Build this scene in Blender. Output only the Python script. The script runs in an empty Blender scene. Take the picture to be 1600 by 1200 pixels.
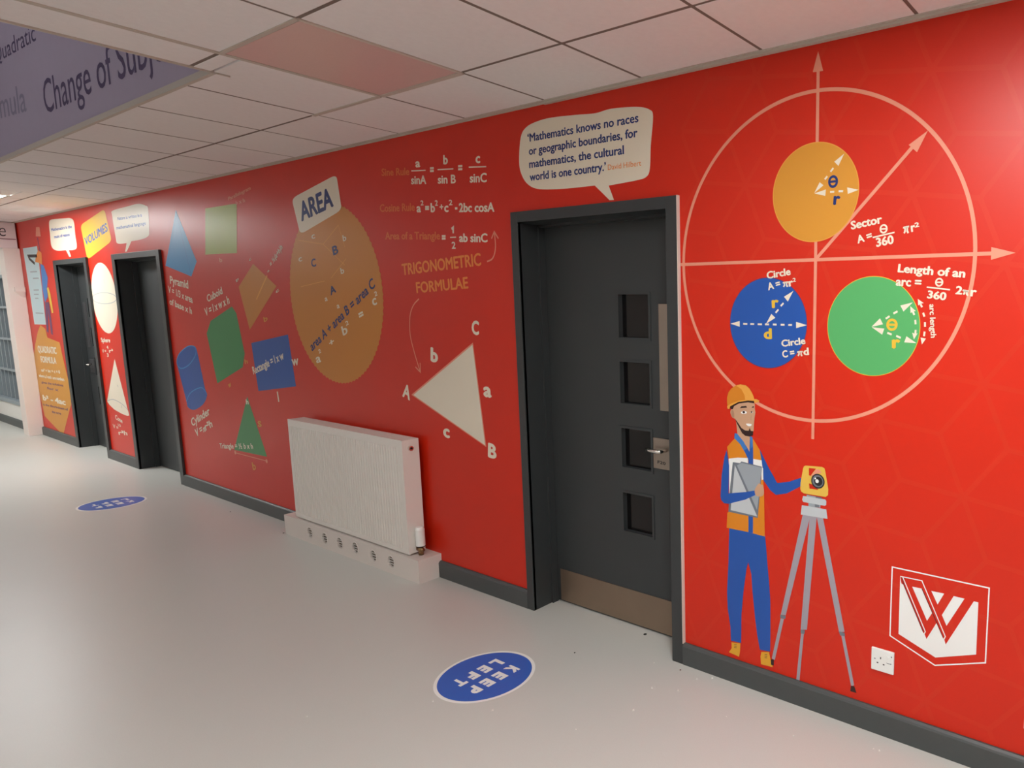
import bpy, bmesh, math, random
from mathutils import Vector, Matrix
from mathutils.geometry import tessellate_polygon
random.seed(4)
sc = bpy.context.scene
col = sc.collection
H = 2.576                      # ceiling height (m); wall plane y = 0, room on the -y side

# ------------------------------------------------------------------ camera
CAMPOS = Vector((0, -2.2287, 1.6311))
YAW, PITCH, ROLL, FPX, CX, CY = 0.540256, -0.126649, 0.004228, 1025.569, 407.596, 7.821
fw = Vector((-math.sin(YAW)*math.cos(PITCH), math.cos(YAW)*math.cos(PITCH), math.sin(PITCH)))
r0 = Vector((math.cos(YAW), math.sin(YAW), 0)); u0 = r0.cross(fw)
rt = r0*math.cos(ROLL) + u0*math.sin(ROLL); up = -r0*math.sin(ROLL) + u0*math.cos(ROLL)
cd = bpy.data.cameras.new('camera'); cam = bpy.data.objects.new('camera', cd); col.objects.link(cam)
cam.matrix_world = Matrix(((rt.x, up.x, -fw.x, CAMPOS.x), (rt.y, up.y, -fw.y, CAMPOS.y), (rt.z, up.z, -fw.z, CAMPOS.z), (0, 0, 0, 1)))
cd.sensor_width = 36; cd.lens = FPX*36/1600; cd.shift_x = -CX/1600; cd.shift_y = CY/1600; cd.clip_start = .05
sc.camera = cam
# ------------------------------------------------------------------ world, exposure
w = bpy.data.worlds.new('world'); sc.world = w; w.use_nodes = True
w.node_tree.nodes['Background'].inputs[0].default_value = (.8, .85, 1, 1)
w.node_tree.nodes['Background'].inputs[1].default_value = .15
sc.view_settings.view_transform = 'Standard'; sc.view_settings.look = 'None'
sc.view_settings.exposure = 1.24; sc.view_settings.gamma = 1; sc.view_settings.use_curve_mapping = False
LAMP = 9.0                     # radiance of a lit ceiling panel
# lit panels: x0, x1, y0, y1, strength factor; all but the first two are unseen, added as fill light
LIT = [(-.777, -.177, -1.645, -1.045, 2.3), (-10.377, -8.977, -1.045, -.56, 1.4),
       (-2.577, -1.977, -2.845, -2.245, .5), (.423, 1.023, -2.845, -2.245, 1.0), (-.777, -.177, -4.045, -3.445, .9), (-2.577, -1.977, -5.245, -4.645, .3),
       (-5.577, -4.977, -5.245, -4.645, .5), (-8.577, -7.977, -4.045, -3.445, .4), (-10.377, -9.777, -2.845, -2.245, .85), (-13.4, -12.8, -1.9, -1.3, 2.0)]

# ------------------------------------------------------------------ survey helpers: a measured sight line meets a real plane
def sight(u, v): return fw + rt*((u-800-CX)/FPX) - up*((v-600-CY)/FPX)
def hit(u, v, axis, val):
    d = sight(u, v); return CAMPOS + d*((val-CAMPOS[axis])/d[axis])
def Wp(p, y=0.0): q = hit(p[0], p[1], 1, y); return Vector((q.x, q.z))
def Fp(p): q = hit(p[0], p[1], 2, 0); return Vector((q.x, q.y))
def Z(x0, y0, s): return lambda *a: [(x0+a[i]/s, y0+a[i+1]/s) for i in range(0, len(a), 2)]

# ------------------------------------------------------------------ materials
def lin(c): return tuple(((x/255)/12.92 if x/255 <= .04045 else ((x/255+.055)/1.055)**2.4) for x in c)
def mat(name, rgb, rough=.5, metal=0, noise=0, nscale=20, bump=0, bscale=200, emit=0, spec=.5, linear=False):
    m = bpy.data.materials.new(name); m.use_nodes = True; nt = m.node_tree; b = nt.nodes['Principled BSDF']
    c = (*lin(rgb), 1)
    b.inputs['Base Color'].default_value = c; b.inputs['Roughness'].default_value = rough; b.inputs['Metallic'].default_value = metal
    b.inputs['Specular IOR Level'].default_value = spec
    tc = nt.nodes.new('ShaderNodeTexCoord')
    if noise:
        n = nt.nodes.new('ShaderNodeTexNoise'); n.inputs['Scale'].default_value = nscale; n.inputs['Detail'].default_value = 5
        nt.links.new(tc.outputs['Object'], n.inputs['Vector'])
        mx = nt.nodes.new('ShaderNodeMix'); mx.data_type = 'RGBA'
        mx.inputs['A'].default_value = (*[x*(1-noise) for x in c[:3]], 1); mx.inputs['B'].default_value = (*[min(1, x*(1+noise)) for x in c[:3]], 1)
        nt.links.new(n.outputs['Fac'], mx.inputs['Factor']); nt.links.new(mx.outputs['Result'], b.inputs['Base Color'])
    if bump:
        n2 = nt.nodes.new('ShaderNodeTexNoise'); n2.inputs['Scale'].default_value = bscale; nt.links.new(tc.outputs['Object'], n2.inputs['Vector'])
        bp = nt.nodes.new('ShaderNodeBump'); bp.inputs['Strength'].default_value = bump; bp.inputs['Distance'].default_value = .002
        nt.links.new(n2.outputs['Fac'], bp.inputs['Height']); nt.links.new(bp.outputs['Normal'], b.inputs['Normal'])
    if emit:
        b.inputs['Emission Color'].default_value = c; b.inputs['Emission Strength'].default_value = emit
    return m
PR = .39                       # sheen of the vinyl print
M = {}
INK = .88                      # the vinyl print reflects a little less than its nominal ink colours
def mm(k, rgb, rough=.5, *a, **kw):
    if rough == PR and not k.startswith('red'): kw.setdefault('spec', .42)
    if rough == PR and not k.startswith('red'): rgb = tuple(255*((x/255)**2.2*INK)**(1/2.2) for x in rgb)
    M[k] = mat(k, rgb, rough, *a, **kw); return M[k]
mm('red', (212, 38, 8), PR, noise=.05, nscale=3, bump=.05, bscale=350, spec=.42)
mm('red_pale', (213, 46, 18), PR, spec=.42)
mm('red_dark', (120, 20, 16), PR)
mm('peach', (246, 160, 132), PR); mm('cream', (250, 238, 216), PR); mm('white_print', (255, 255, 252), PR)
mm('orange_print', (252, 150, 66), PR); mm('orange_dim', (240, 122, 58), PR); mm('amber', (232, 160, 52), PR); mm('amber_text', (240, 196, 60), PR)
mm('blue', (36, 90, 180), PR); mm('blue_light', (66, 130, 205), PR); mm('navy', (28, 52, 120), PR); mm('blue_faded', (66, 160, 222), PR)
mm('green', (92, 184, 108), PR); mm('green_dark', (64, 150, 84), PR); mm('lime', (176, 190, 70), PR); mm('amber_dark', (222, 142, 50), PR)
mm('skin', (214, 168, 134), PR); mm('skin_shade', (190, 142, 112), PR); mm('hair', (52, 28, 26), PR); mm('hat', (228, 140, 36), PR); mm('hat_light', (246, 172, 72), PR)
mm('vest', (236, 144, 30), PR); mm('grey_light', (206, 212, 216), PR); mm('grey_mid', (166, 174, 182), PR); mm('grey_dark', (120, 128, 138), PR)
mm('leg_grey', (172, 166, 176), PR); mm('instrument', (246, 200, 84), PR); mm('black_print', (38, 36, 42), PR); mm('boot', (240, 176, 50), PR); mm('pale_blue', (206, 232, 238), PR)
mm('purple_print', (110, 60, 110), PR)
mm('ceiling_tile', (242, 240, 238), .9, noise=.04, nscale=40, bump=.25, bscale=260)
mm('grid', (200, 192, 180), .6); mm('grid_dark', (125, 114, 104), .8)
mm('panel_off', (226, 196, 190), .25, noise=.03, nscale=90)
mm("floor", (202, 201, 195), .36, noise=.06, nscale=260, bump=.03, bscale=60)
mm('skirting', (72, 76, 76), .45, noise=.08, nscale=30)
mm('door_frame', (54, 57, 58), .42, noise=.06, nscale=12, bump=.1, bscale=90)
mm('door_leaf', (54, 57, 58), .5, noise=.06, nscale=6, bump=.05, bscale=60)
mm('glass_dark', (14, 12, 13), .12); mm('steel', (170, 158, 146), .35, .9, noise=.1, nscale=8); mm('steel_dark', (96, 94, 96), .4, .6); mm('chrome', (225, 222, 215), .15, 1)
mm('kick_steel', (150, 130, 112), .42, .75, noise=.12, nscale=5); mm('seal', (225, 215, 205), .6)
mm('radiator', (236, 230, 222), .35); mm('boxing', (228, 218, 210), .45); mm('brass', (150, 120, 84), .35, .8); mm('hole', (30, 24, 22), .9)
mm('plastic', (238, 240, 236), .25); mm('wall_cream', (236, 232, 226), .6, noise=.03); mm('pillar_paint', (240, 226, 218), .5)
mm('lavender', (176, 166, 186), .7, noise=.03); mm('lav_text', (84, 70, 104), .7); mm('lav_text_pale', (140, 134, 156), .7)
mm('window_glass', (60, 74, 86), .12); mm('window_bar', (150, 160, 166), .4); mm('board', (240, 226, 226), .5); mm('maroon', (120, 40, 60), .6)
mm('disc_blue', (44, 100, 190), .35); mm('disc_white', (240, 240, 236), .35); mm('grit', (235, 232, 225), .8); mm('grit_dark', (40, 38, 34), .8)
M['lamp'] = []
def lampmat(k):
    m = mat('lamp_diffuser', (255, 246, 236), .4); b = m.node_tree.nodes['Principled BSDF']
    b.inputs['Emission Color'].default_value = (.95, .97, .96, 1); b.inputs['Emission Strength'].default_value = LAMP*k; return m

# ------------------------------------------------------------------ object helpers
BASE = {}
def link(name, me, parent=None):
    o = bpy.data.objects.new(name, me); col.objects.link(o)
    if parent is not None: o.parent = parent
    return o
def wloc(parent): return BASE.get(parent.name, Vector((0, 0, 0))) if parent is not None else Vector((0, 0, 0))
def thing(name, label, cat, loc, group=None, kind=None):
    o = link(name, None); o.empty_display_size = .05; o.location = loc; BASE[o.name] = Vector(loc)
    if kind: o['kind'] = kind
    else:
        o['label'] = label; o['category'] = cat
    if kind and label: o['label'] = label
    if group: o['group'] = group
    return o
def tag(o, label=None, cat=None, group=None, kind=None):
    if label: o['label'] = label
    if cat: o['category'] = cat
    if group: o['group'] = group
    if kind: o['kind'] = kind
    return o
class MB:
    def __init__(s): s.v = []; s.f = []
    def add(s, vs, fs):
        n = len(s.v); s.v += [Vector(x) for x in vs]; s.f += [tuple(i+n for i in f) for f in fs]; return s
    def box(s, x0, x1, y0, y1, z0, z1, c=0):
        if x1 < x0: x0, x1 = x1, x0
        if y1 < y0: y0, y1 = y1, y0
        if z1 < z0: z0, z1 = z1, z0
        if c <= 0:
            return s.add([(x, y, z) for x in (x0, x1) for y in (y0, y1) for z in (z0, z1)],
                         [(0, 1, 3, 2), (4, 6, 7, 5), (0, 4, 5, 1), (2, 3, 7, 6), (0, 2, 6, 4), (1, 5, 7, 3)])
        bm = bmesh.new(); bmesh.ops.create_cube(bm, size=1)
        for v in bm.verts: v.co = Vector(((x0+x1)/2+v.co.x*(x1-x0), (y0+y1)/2+v.co.y*(y1-y0), (z0+z1)/2+v.co.z*(z1-z0)))
        bmesh.ops.bevel(bm, geom=list(bm.edges), offset=c, segments=2, affect='EDGES', profile=.5)
        vs = [v.co.copy() for v in bm.verts]; fs = [tuple(v.index for v in f.verts) for f in bm.faces]; bm.free()
        return s.add(vs, fs)
    def tube(s, path, r, n=10):
        path = [Vector(p) for p in path]; rings = []
        for i, p in enumerate(path):
            d = (path[min(i+1, len(path)-1)]-path[max(i-1, 0)]).normalized()
            a = d.orthogonal().normalized() if i == 0 else (a - d*a.dot(d)).normalized()
            b = d.cross(a); rr = r[i] if isinstance(r, (list, tuple)) else r
            rings.append([p+(a*math.cos(t)+b*math.sin(t))*rr for t in [2*math.pi*k/n for k in range(n)]])
        vs = [q for R in rings for q in R]; fs = []
        for i in range(len(rings)-1):
            for k in range(n): fs.append((i*n+k, i*n+(k+1) % n, (i+1)*n+(k+1) % n, (i+1)*n+k))
        fs.append(tuple(range(n))[::-1]); fs.append(tuple((len(rings)-1)*n+k for k in range(n)))
        return s.add(vs, fs)
    def build(s, name, m, parent=None, smooth=False, extra=None):
        base = wloc(parent); me = bpy.data.meshes.new(name)
        me.from_pydata([v-base for v in s.v], [], s.f); me.materials.append(m)
        bm = bmesh.new(); bm.from_mesh(me); bmesh.ops.recalc_face_normals(bm, faces=bm.faces); bm.to_mesh(me); bm.free()
        if smooth:
            for p in me.polygons: p.use_smooth = True
        o = link(name, me, parent)
        BASE[o.name] = base
        return o
def sub(o): return o
# flat print on a plane: pts are plane coordinates
def lay(plane, off):
    if plane == 'wall': return lambda p: Vector((p[0], -off, p[1]))
    if plane == 'floor': return lambda p: Vector((p[0], p[1], off))
    if plane[0] == 'y': return lambda p: Vector((p[0], plane[1]-off, p[1]))
def smooth_loop(pts, n=5, closed=True):
    out = []; N = len(pts); rng = range(N) if closed else range(N-1)
    for i in rng:
        g = (lambda k: Vector(pts[k % N])) if closed else (lambda k: Vector(pts[max(0, min(N-1, k))]))
        a, b, c, d = g(i-1), g(i), g(i+1), g(i+2)
        for k in range(n):
            t = k/n; out.append(.5*((2*b)+(c-a)*t+(2*a-5*b+4*c-d)*t*t+(3*b-a-3*c+d)*t**3))
    if not closed: out.append(Vector(pts[-1]))
    return out
class Print:
    """collects flat shapes lying on one plane, at one printing layer"""
    def __init__(s, plane='wall', layer=1, joined=False): s.joined = joined; s.m = MB(); s.items = [(None, s.m)]; s.P = lay(plane, .0003+.0003*layer); s.P0b = lay(plane, 0); s.conv = Fp if plane == 'floor' else (Wp if plane == 'wall' else (lambda p: Wp(p, plane[1])))
    def new(s, name=None):
        if not s.joined:
            s.m = MB(); s.items.append((name, s.m))
        return s
    def loops(s, loops):
        s.new()
        vs = [Vector((p[0], p[1], 0)) for L in loops for p in L]
        tr = tessellate_polygon([[Vector((p[0], p[1], 0)) for p in L] for L in loops])
        s.m.add([s.P(v) for v in vs], [t for t in tr]); return s
    def poly(s, px, smooth=0, holes=()):
        L = [[s.conv(p) for p in px]]+[[s.conv(p) for p in h] for h in holes]
        if smooth: L = [smooth_loop(l, smooth) for l in L]
        return s.loops(L)
    def mstroke(s, pts, wd, closed=False, name=None):
        s.new(name)
        pts = [Vector(p) for p in pts]; n = len(pts); A = []; B = []
        for i in range(n):
            if closed: d = pts[(i+1) % n]-pts[i-1]; d1 = (pts[i]-pts[i-1]).normalized(); d2 = (pts[(i+1) % n]-pts[i]).normalized()
            else: d = pts[min(i+1, n-1)]-pts[max(i-1, 0)]; d1 = (pts[i]-pts[i-1]).normalized() if i else (pts[1]-pts[0]).normalized(); d2 = (pts[i+1]-pts[i]).normalized() if i < n-1 else d1
            t = (d1+d2)
            t = t.normalized() if t.length > 1e-6 else d1
            k = 1/max(.35, math.sqrt(max(0, (1+d1.dot(d2))/2)))
            nn = Vector((-t.y, t.x))*wd/2*k; A.append(pts[i]+nn); B.append(pts[i]-nn)
        vs = [s.P(v) for v in A+B]; fs = []
        for i in range(n if closed else n-1):
            j = (i+1) % n; fs.append((i, j, n+j, n+i))
        s.m.add(vs, fs); return s
    def stroke(s, px, wd, smooth=0, closed=False):
        L = [s.conv(p) for p in px]
        if smooth: L = smooth_loop(L, smooth, closed)
        return s.mstroke(L, wd, closed)
    def disc(s, c, r, n=96, ry=None): return s.loops([[(c[0]+r*math.cos(2*math.pi*k/n), c[1]+(ry or r)*math.sin(2*math.pi*k/n)) for k in range(n)]])
    def ring(s, c, r, wd, n=128, ry=None): return s.mstroke([(c[0]+r*math.cos(2*math.pi*k/n), c[1]+(ry or r)*math.sin(2*math.pi*k/n)) for k in range(n)], wd, True)
    def theta(s, px, rx, ry, wd):
        c = s.conv(px); a = s.conv((px[0]+rx, px[1])); b = s.conv((px[0], px[1]-ry)); rx = (a-c).length; ry = (b-c).length
        s.ring(c, rx, wd, 28, ry); j = s.joined; s.joined = True; s.P0 = s.P; s.P = lambda p: s.P0(p)-Vector((0, .00005, 0)); s.mstroke([(c.x-rx, c.y), (c.x+rx, c.y)], wd*.9); s.P = s.P0; s.joined = j; return s
    def text(s, t, A, B, C, bold=.03, ref=None):
        s.new('lettering'); a, b, c = s.conv(A), s.conv(B), s.conv(C); ux = b-a; pr = Vector((-ux.y, ux.x)).normalized()*abs((c-a).dot(Vector((-ux.y, ux.x)).normalized()))
        b0 = 0 if 'M' in t else min(bold, .01); vs, fs, x0, x1 = glyphs(t, b0)
        if ref: x1 = glyphs(ref, b0)[3]
        nrm = (s.P((0, 0))-s.P0b((0, 0))).normalized()
        ex = max(0, bold-b0)
        for k, (sx, sy) in enumerate(((0, 0), (ex, 0), (-ex, 0), (0, ex*.7), (0, -ex*.7)) if ex else ((0, 0),)):
            s.m.add([s.P(a+ux*((v[0]-x0+sx)/(x1-x0))+pr*((v[1]+sy)/CAP))+nrm*k*.00002 for v in vs], fs)
        return s
    def pi(s, A, B, C, wd):
        a, b, c = s.conv(A), s.conv(B), s.conv(C); ux = b-a; uy = c-a
        f = lambda x, y: a+ux*x+uy*y
        s.new('lettering'); j = s.joined; s.joined = True
        for L in ([f(.02, .8), f(.12, .95), f(1, .95)], [f(.33, .93), f(.3, .3), f(.12, 0)], [f(.7, .93), f(.7, .2), f(.78, .03), f(.95, .08)]): s.mstroke(L, wd)
        s.joined = j; return s
    def build(s, name, m, parent):
        o = None; nrm = (s.P((0, 0))-s.P0b((0, 0))).normalized(); k = 0
        for nm, mb in s.items:
            if mb.v:
                mb.v = [v+nrm*(.00003*min(k, 7)) for v in mb.v]; k += 1
                o = mb.build(nm or name, m, parent)
        return o
_g = {}
def glyphs(t, bold):
    k = (t, bold)
    if k in _g: return _g[k]
    cu = bpy.data.curves.new('glyphs', 'FONT'); cu.body = t; cu.size = 1; cu.offset = bold; cu.resolution_u = 3; cu.fill_mode = 'FRONT'
    o = bpy.data.objects.new('glyphs', cu); col.objects.link(o); dg = bpy.context.evaluated_depsgraph_get(); dg.update()
    me = o.evaluated_get(dg).to_mesh()
    vs = [(v.co.x, v.co.y) for v in me.vertices]; fs = [tuple(p.vertices) for p in me.polygons]
    o.evaluated_get(dg).to_mesh_clear(); bpy.data.objects.remove(o); bpy.data.curves.remove(cu)
    xs = [v[0] for v in vs]; _g[k] = (vs, fs, min(xs), max(xs)); return _g[k]
CAP = 1.0
CAP = max(v[1] for v in glyphs('H', 0)[0])
def at(px, y=-.001): q = Wp(px); return (q.x, y, q.y)

# ================================================================== SETTING
XL, XR, YF = -16.0, 3.0, -5.845
# door openings: (outer x0, outer x1, inner x0, inner x1)
DOORS = [(-2.862, -1.800, -2.812, -1.860), (-8.69, -7.50, -8.615, -7.575), (-10.56, -9.45, -10.475, -9.525)]
OT, IT = 2.087, 2.035
LEAFY = .14
wb = thing('wall_back', 'bright red wall covered with a printed maths mural', None, (0, 0, 0), kind='structure')
def wallseg(x0, x1, z0, z1): MB().box(x0, x1, 0, .3, z0, z1).build('mural_panel', M['red'], wb)
segs = [-12.0, -10.50, -9.50, -8.64, -7.55, -2.83, -1.83, XR]
for i in range(0, 8, 2): wallseg(segs[i], segs[i+1], 0, H+.1)
for i in (1, 3, 5): wallseg(segs[i], segs[i+1], 2.06, H+.1)
# printed rhombus lattice, right part of the wall
rp = Print(layer=0, joined=True); rP = rp.P
a0 = math.radians(-7.5); e = .2305; n0 = Vector((-.517, 1.372)); t1 = Vector((math.cos(a0+math.radians(-30)), math.sin(a0+math.radians(-30))))*e*math.sqrt(3); t2 = Vector((math.cos(a0+math.radians(30)), math.sin(a0+math.radians(30))))*e*math.sqrt(3)
def clipseg(p, q, x0, x1, z0, z1):
    t0, t1_ = 0, 1; d = q-p
    for pp, qq in ((-d.x, p.x-x0), (d.x, x1-p.x), (-d.y, p.y-z0), (d.y, z1-p.y)):
        if abs(pp) < 1e-9:
            if qq < 0: return None
            continue
        r = qq/pp
        if pp < 0: t0 = max(t0, r)
        else: t1_ = min(t1_, r)
    return (p+d*t0, p+d*t1_) if t1_-t0 > .02 else None
for i in range(-16, 17):
    for j in range(-16, 17):
        p = n0+t1*i+t2*j
        for k in range(6):
            d = Vector((math.cos(a0+k*math.pi/3), math.sin(a0+k*math.pi/3)))*e
            sg = clipseg(p, p+d, -1.78, 1.2, .12, H-.02)
            rp.P = lambda p, k=k: rP(p)+Vector((0, .00006*(k % 3), 0))
            if sg: rp.mstroke(sg, .017)
o = rp.build('lattice_lines', M['red_pale'], wb); o['kind'] = 'stuff'
fl = MB().box(XL, XR, YF, .3, -.1, 0).build('floor', M['floor']); tag(fl, 'pale grey-green vinyl corridor floor', kind='structure')
def struct(name, mb, m, label=None): o = mb.build(name, m); tag(o, label, kind='structure'); return o
struct('wall_right', MB().box(XR, XR+.2, YF, .3, 0, H+.1), M['wall_cream'])
struct('wall_front', MB().box(XL, XR, YF-.2, YF, 0, H+.1), M['wall_cream'])
struct('wall_left', MB().box(XL-.2, XL, YF, .3, 0, H+.1), M['wall_cream'])
# pale wall beyond the corner, with a window
y1 = -.03
WX0, WX1, WZ0, WZ1 = -15.4, -12.62, .335, 1.975
struct('wall_beyond', MB().box(XL, WX0, y1, .3, 0, H+.1).box(WX1, -12.0, y1, .3, 0, H+.1).box(WX0, WX1, y1, .3, 0, WZ0).box(WX0, WX1, y1, .3, WZ1, H+.1), M['wall_cream'], 'pale wall past the end of the red mural')
win = thing('window_1', 'dark window with pale vertical bars beside the far pillar', None, ((WX0+WX1)/2, y1, WZ0), kind='structure')
MB().box(WX0, WX1, .03, .05, WZ0, WZ1).build('pane', M['window_glass'], win)
MB().box(WX0, WX1, -.05, .02, WZ0-.03, WZ0+.02).box(WX0, WX1, -.035, .02, WZ1-.04, WZ1).box(WX0, WX0+.04, -.035, .02, WZ0, WZ1).box(WX1-.04, WX1, -.035, .02, WZ0, WZ1).build('window_frame', M['window_bar'], win)
for k in range(1, 14):
    x = WX0+(WX1-WX0)*k/14; MB().box(x-.012, x+.012, -.01, .02, WZ0, WZ1).build('bar', M['window_bar'], win)
for k in range(1, 4):
    z = WZ0+(WZ1-WZ0)*k/4; MB().box(WX0, WX1, -.02, .01, z-.014, z+.014).build('rail', M['window_bar'], win)
pl = thing('trim_1', 'cream square pillar at the far end of the red wall', None, (-12, -.07, 0), kind='structure')
MB().box(-12.12, -11.9, -.135, 0, 0, 2.27, .004).build('pillar_casing', M['pillar_paint'], pl)
MB().box(-11.9, -11.86, -.09, -.005, 1.76, 1.81).add([(-11.9, -.09, 1.76), (-11.86, -.09, 1.76), (-11.9, -.005, 1.76), (-11.86, -.005, 1.76), (-11.9, -.03, 1.69), (-11.9, -.005, 1.69)], [(0, 1, 4), (2, 5, 3), (1, 3, 5, 4), (0, 4, 5, 2)]).build('bracket', M['pillar_paint'], pl)
hd = thing('header_board', 'pale board with black script lettering across the corridor at the far end', 'sign', (-11.95, -.05, 2.27))
MB().box(-12.05, -11.9, -5.8, -.012, 2.27, H-.004, .004).build('board', M['board'], hd)
hm = MB()
def endp(y, z): return Vector((-11.897, y, z))
if True:
    vs, fs, gx0, gx1 = glyphs('e', -.012)
    hm.add([endp(-.152+(v[0]-gx0)/(gx1-gx0)*.055+v[1]*.02, 2.405+v[1]/CAP*.15) for v in vs], fs)
hm.build('lettering', M['black_print'], hd)
MB().box(-11.9, -11.896, -1.8, -.02, 2.372, 2.38).build('line', M['maroon'], hd)
# skirting
def skirt(x0, x1, y0=-.02, y1_=.0, m='skirting', name='baseboard_back'):
    h = .1
    mb = MB(); pr = [(y1_, 0), (y0, 0), (y0, h-.013), (y0+.004, h-.006), (y0+.012, h), (y1_, h)]
    mb.add([(x0, p[0], p[1]) for p in pr]+[(x1, p[0], p[1]) for p in pr], [tuple(range(6)), tuple(range(6, 12))]+[(i, (i+1) % 6, (i+1) % 6+6, i+6) for i in range(6)])
    return struct(name, mb, M[m])
for a, b in ((-11.9, -10.56), (-9.45, -8.69), (-7.50, -5.30), (-3.66, -2.862), (-1.80, XR)): skirt(a, b)
skirt(XL, -12.12, -.05, -.03)
# ceiling: suspended grid
ce = thing('ceiling', 'suspended ceiling of square pale tiles', None, (0, 0, H), kind='structure')
VX0, VX1, VY0, VY1 = -7.977, -3.459, -4.045, -.975
def minus(r, h):
    x0, x1, y0, y1 = r; a, b, c, d = h
    if x1 <= a or x0 >= b or y1 <= c or y0 >= d: return [r]
    out = []
    if y0 < c: out.append((x0, x1, y0, c)); y0 = c
    if y1 > d: out.append((x0, x1, d, y1)); y1 = d
    if x0 < a: out.append((x0, a, y0, y1))
    if x1 > b: out.append((b, x1, y0, y1))
    return out
VOID = (VX0, VX1, VY0, VY1); OFF = (-3.177, -2.577, -1.045, -.445)
slab = MB()
for r in minus((XL, XR, YF, .3), (VX0-.06, VX1+.32, VY0-.06, VY1+.06)): slab.box(r[0], r[1], r[2], r[3], H+.04, H+.1)
slab.build('ceiling_deck', M['ceiling_tile'], ce)
xs = [-.777+.6*k for k in range(-26, 8)]; ys = [-.02, -.445]+[-.445-.6*k for k in range(1, 10)]
xs = [XL]+[x for x in xs if XL < x < XR]+[XR]
HOLES = [VOID, OFF]+[l[:4] for l in LIT]
tile_mesh = {}
for i in range(len(xs)-1):
    for j in range(len(ys)-1):
        rects = [(xs[i], xs[i+1], ys[j+1], ys[j])]
        for h in HOLES: rects = [q for r in rects for q in minus(r, h)]
        for r in rects:
            sx, sy = r[1]-r[0], r[3]-r[2]
            if sx < .05 or sy < .05: continue
            g = .006; cx, cy = (r[0]+r[1])/2, (r[2]+r[3])/2; key = (round(sx, 3), round(sy, 3))
            if key not in tile_mesh:
                o = MB().box(-sx/2+g, sx/2-g, -sy/2+g, sy/2-g, .003, .02, .003).build('tile', M['ceiling_tile'], None); tile_mesh[key] = o.data; bpy.data.objects.remove(o)
            o = link('tile', tile_mesh[key], ce); o.location = (cx, cy, random.uniform(-.0008, .001))
gb = MB()
for x in xs[1:-1]:
    for r in minus((x-.009, x+.009, YF, -.02), VOID): gb.box(r[0], r[1], r[2], r[3], H+.004, H+.012)
for y in ys[1:]:
    for r in minus((XL, XR, y-.009, y+.009), VOID): gb.box(r[0], r[1], r[2], r[3], H+.0045, H+.0125)
o = gb.build('grid_bars', M['grid_dark'], ce)
tb = MB().box(-3.189, -3.165, -1.7, -.445, H-.001, H+.01).box(-3.177, -2.577, -.457, -.433, H-.001, H+.01).box(-3.8, -3.189, -.453, -.437, H-.001, H+.01).box(-3.177, -2.577, -1.053, -1.037, H-.0005, H+.01).box(-2.585, -2.569, -1.045, -.445, H-.0005, H+.01)
tb.build('exposed_tee_bar', M['grid'], ce)
struct('trim_2', MB().box(-2.6, XR, -.021, 0, H-.009, H-.001).box(-12, -2.6, -.01, 0, H-.005, H-.001).box(-12, XR, -.03, -.0, H-.0008, H+.003), M['grid'], 'pale metal edge trim between ceiling and red wall')
# unlit panel
off = thing('ceiling_light', 'unlit square ceiling light panel with a pinkish diffuser', 'ceiling light', (-2.877, -.745, H))
MB().box(-3.165, -2.589, -1.033, -.457, H+.002, H+.012).build('diffuser', M['panel_off'], off)
names = ['lit square ceiling light above the bright right end of the wall', 'glowing white ceiling light panel near the far end of the corridor',
         'added unseen fill panel in the ceiling facing the nearest door across the corridor', 'added unseen fill panel in the ceiling behind and to the right of the viewer', 'added unseen fill panel in the ceiling behind the viewer', 'added unseen fill panel in the ceiling by the opposite wall nearest the viewer',
         'added unseen fill panel in the ceiling by the opposite wall beside the void', 'added unseen fill panel in the ceiling past the void', 'added unseen fill panel in the ceiling near the far header board', 'added unseen fill panel in the ceiling past the header board']
for (x0, x1, y0, y1_, k), nm in zip(LIT, names):
    t = thing('ceiling_light', nm, 'ceiling light', ((x0+x1)/2, (y0+y1_)/2, H))
    MB().box(x0+.02, x1-.02, y0+.02, y1_-.02, H+.002, H+.012).build('diffuser', lampmat(k), t)
    MB().box(x0, x1, y0, y0+.02, H-.002, H+.012).box(x0, x1, y1_-.02, y1_, H-.002, H+.012).box(x0, x0+.02, y0+.02, y1_-.02, H-.002, H+.012).box(x1-.02, x1, y0+.02, y1_-.02, H-.002, H+.012).build('frame', M['grid'], t)
# stairwell void above the ceiling, lettered upstand
struct('wall_void_back', MB().box(VX0, VX1+.3, VY1, VY1+.05, H+.02, 5.2), M['lavender'], 'lavender upstand wall with dark lettering seen through the ceiling void')
struct('wall_void_front', MB().box(VX0, VX1+.3, VY0-.05, VY0, H+.1, 5.2), M['lavender'])
struct('wall_void_left', MB().box(VX0-.05, VX0, VY0, VY1, H+.1, 5.2), M['lavender'])
struct('wall_void_right', MB().box(VX1+.25, VX1+.3, VY0, VY1, H+.1, 5.2), M['lavender'])
struct('ceiling_void', MB().box(VX0-.05, VX1+.3, VY0-.05, VY1+.05, 5.2, 5.3), M['wall_cream'])
struct('trim_3', MB().box(VX1-.004, VX1+.006, VY0, VY1-.0045, H-.003, H+.1).box(VX1-.004, VX1+.003, VY1+.0125, VY1+.06, H-.002, H+.003).box(VX0, VX1, VY1-.004, VY1+.012, H-.003, H+.024), M['grid'], 'pale edging around the ceiling void')
lt = thing('ceiling_light', 'added unseen fill panel high in the stairwell void', 'ceiling light', (-5.7, -2.6, 5.19))
MB().box(-6.3, -5.1, -2.9, -2.3, 5.17, 5.2).build('diffuser', lampmat(.35), lt)  # dim glowing panel out of view, added to light the void walls
z = Z(0, 0, 3.75); YV = ('y', VY1)
vt = thing('wall_lettering', 'dark lettering about algebra topics on the lavender wall in the ceiling void', 'lettering', (-5, VY1-.001, 3))
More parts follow.
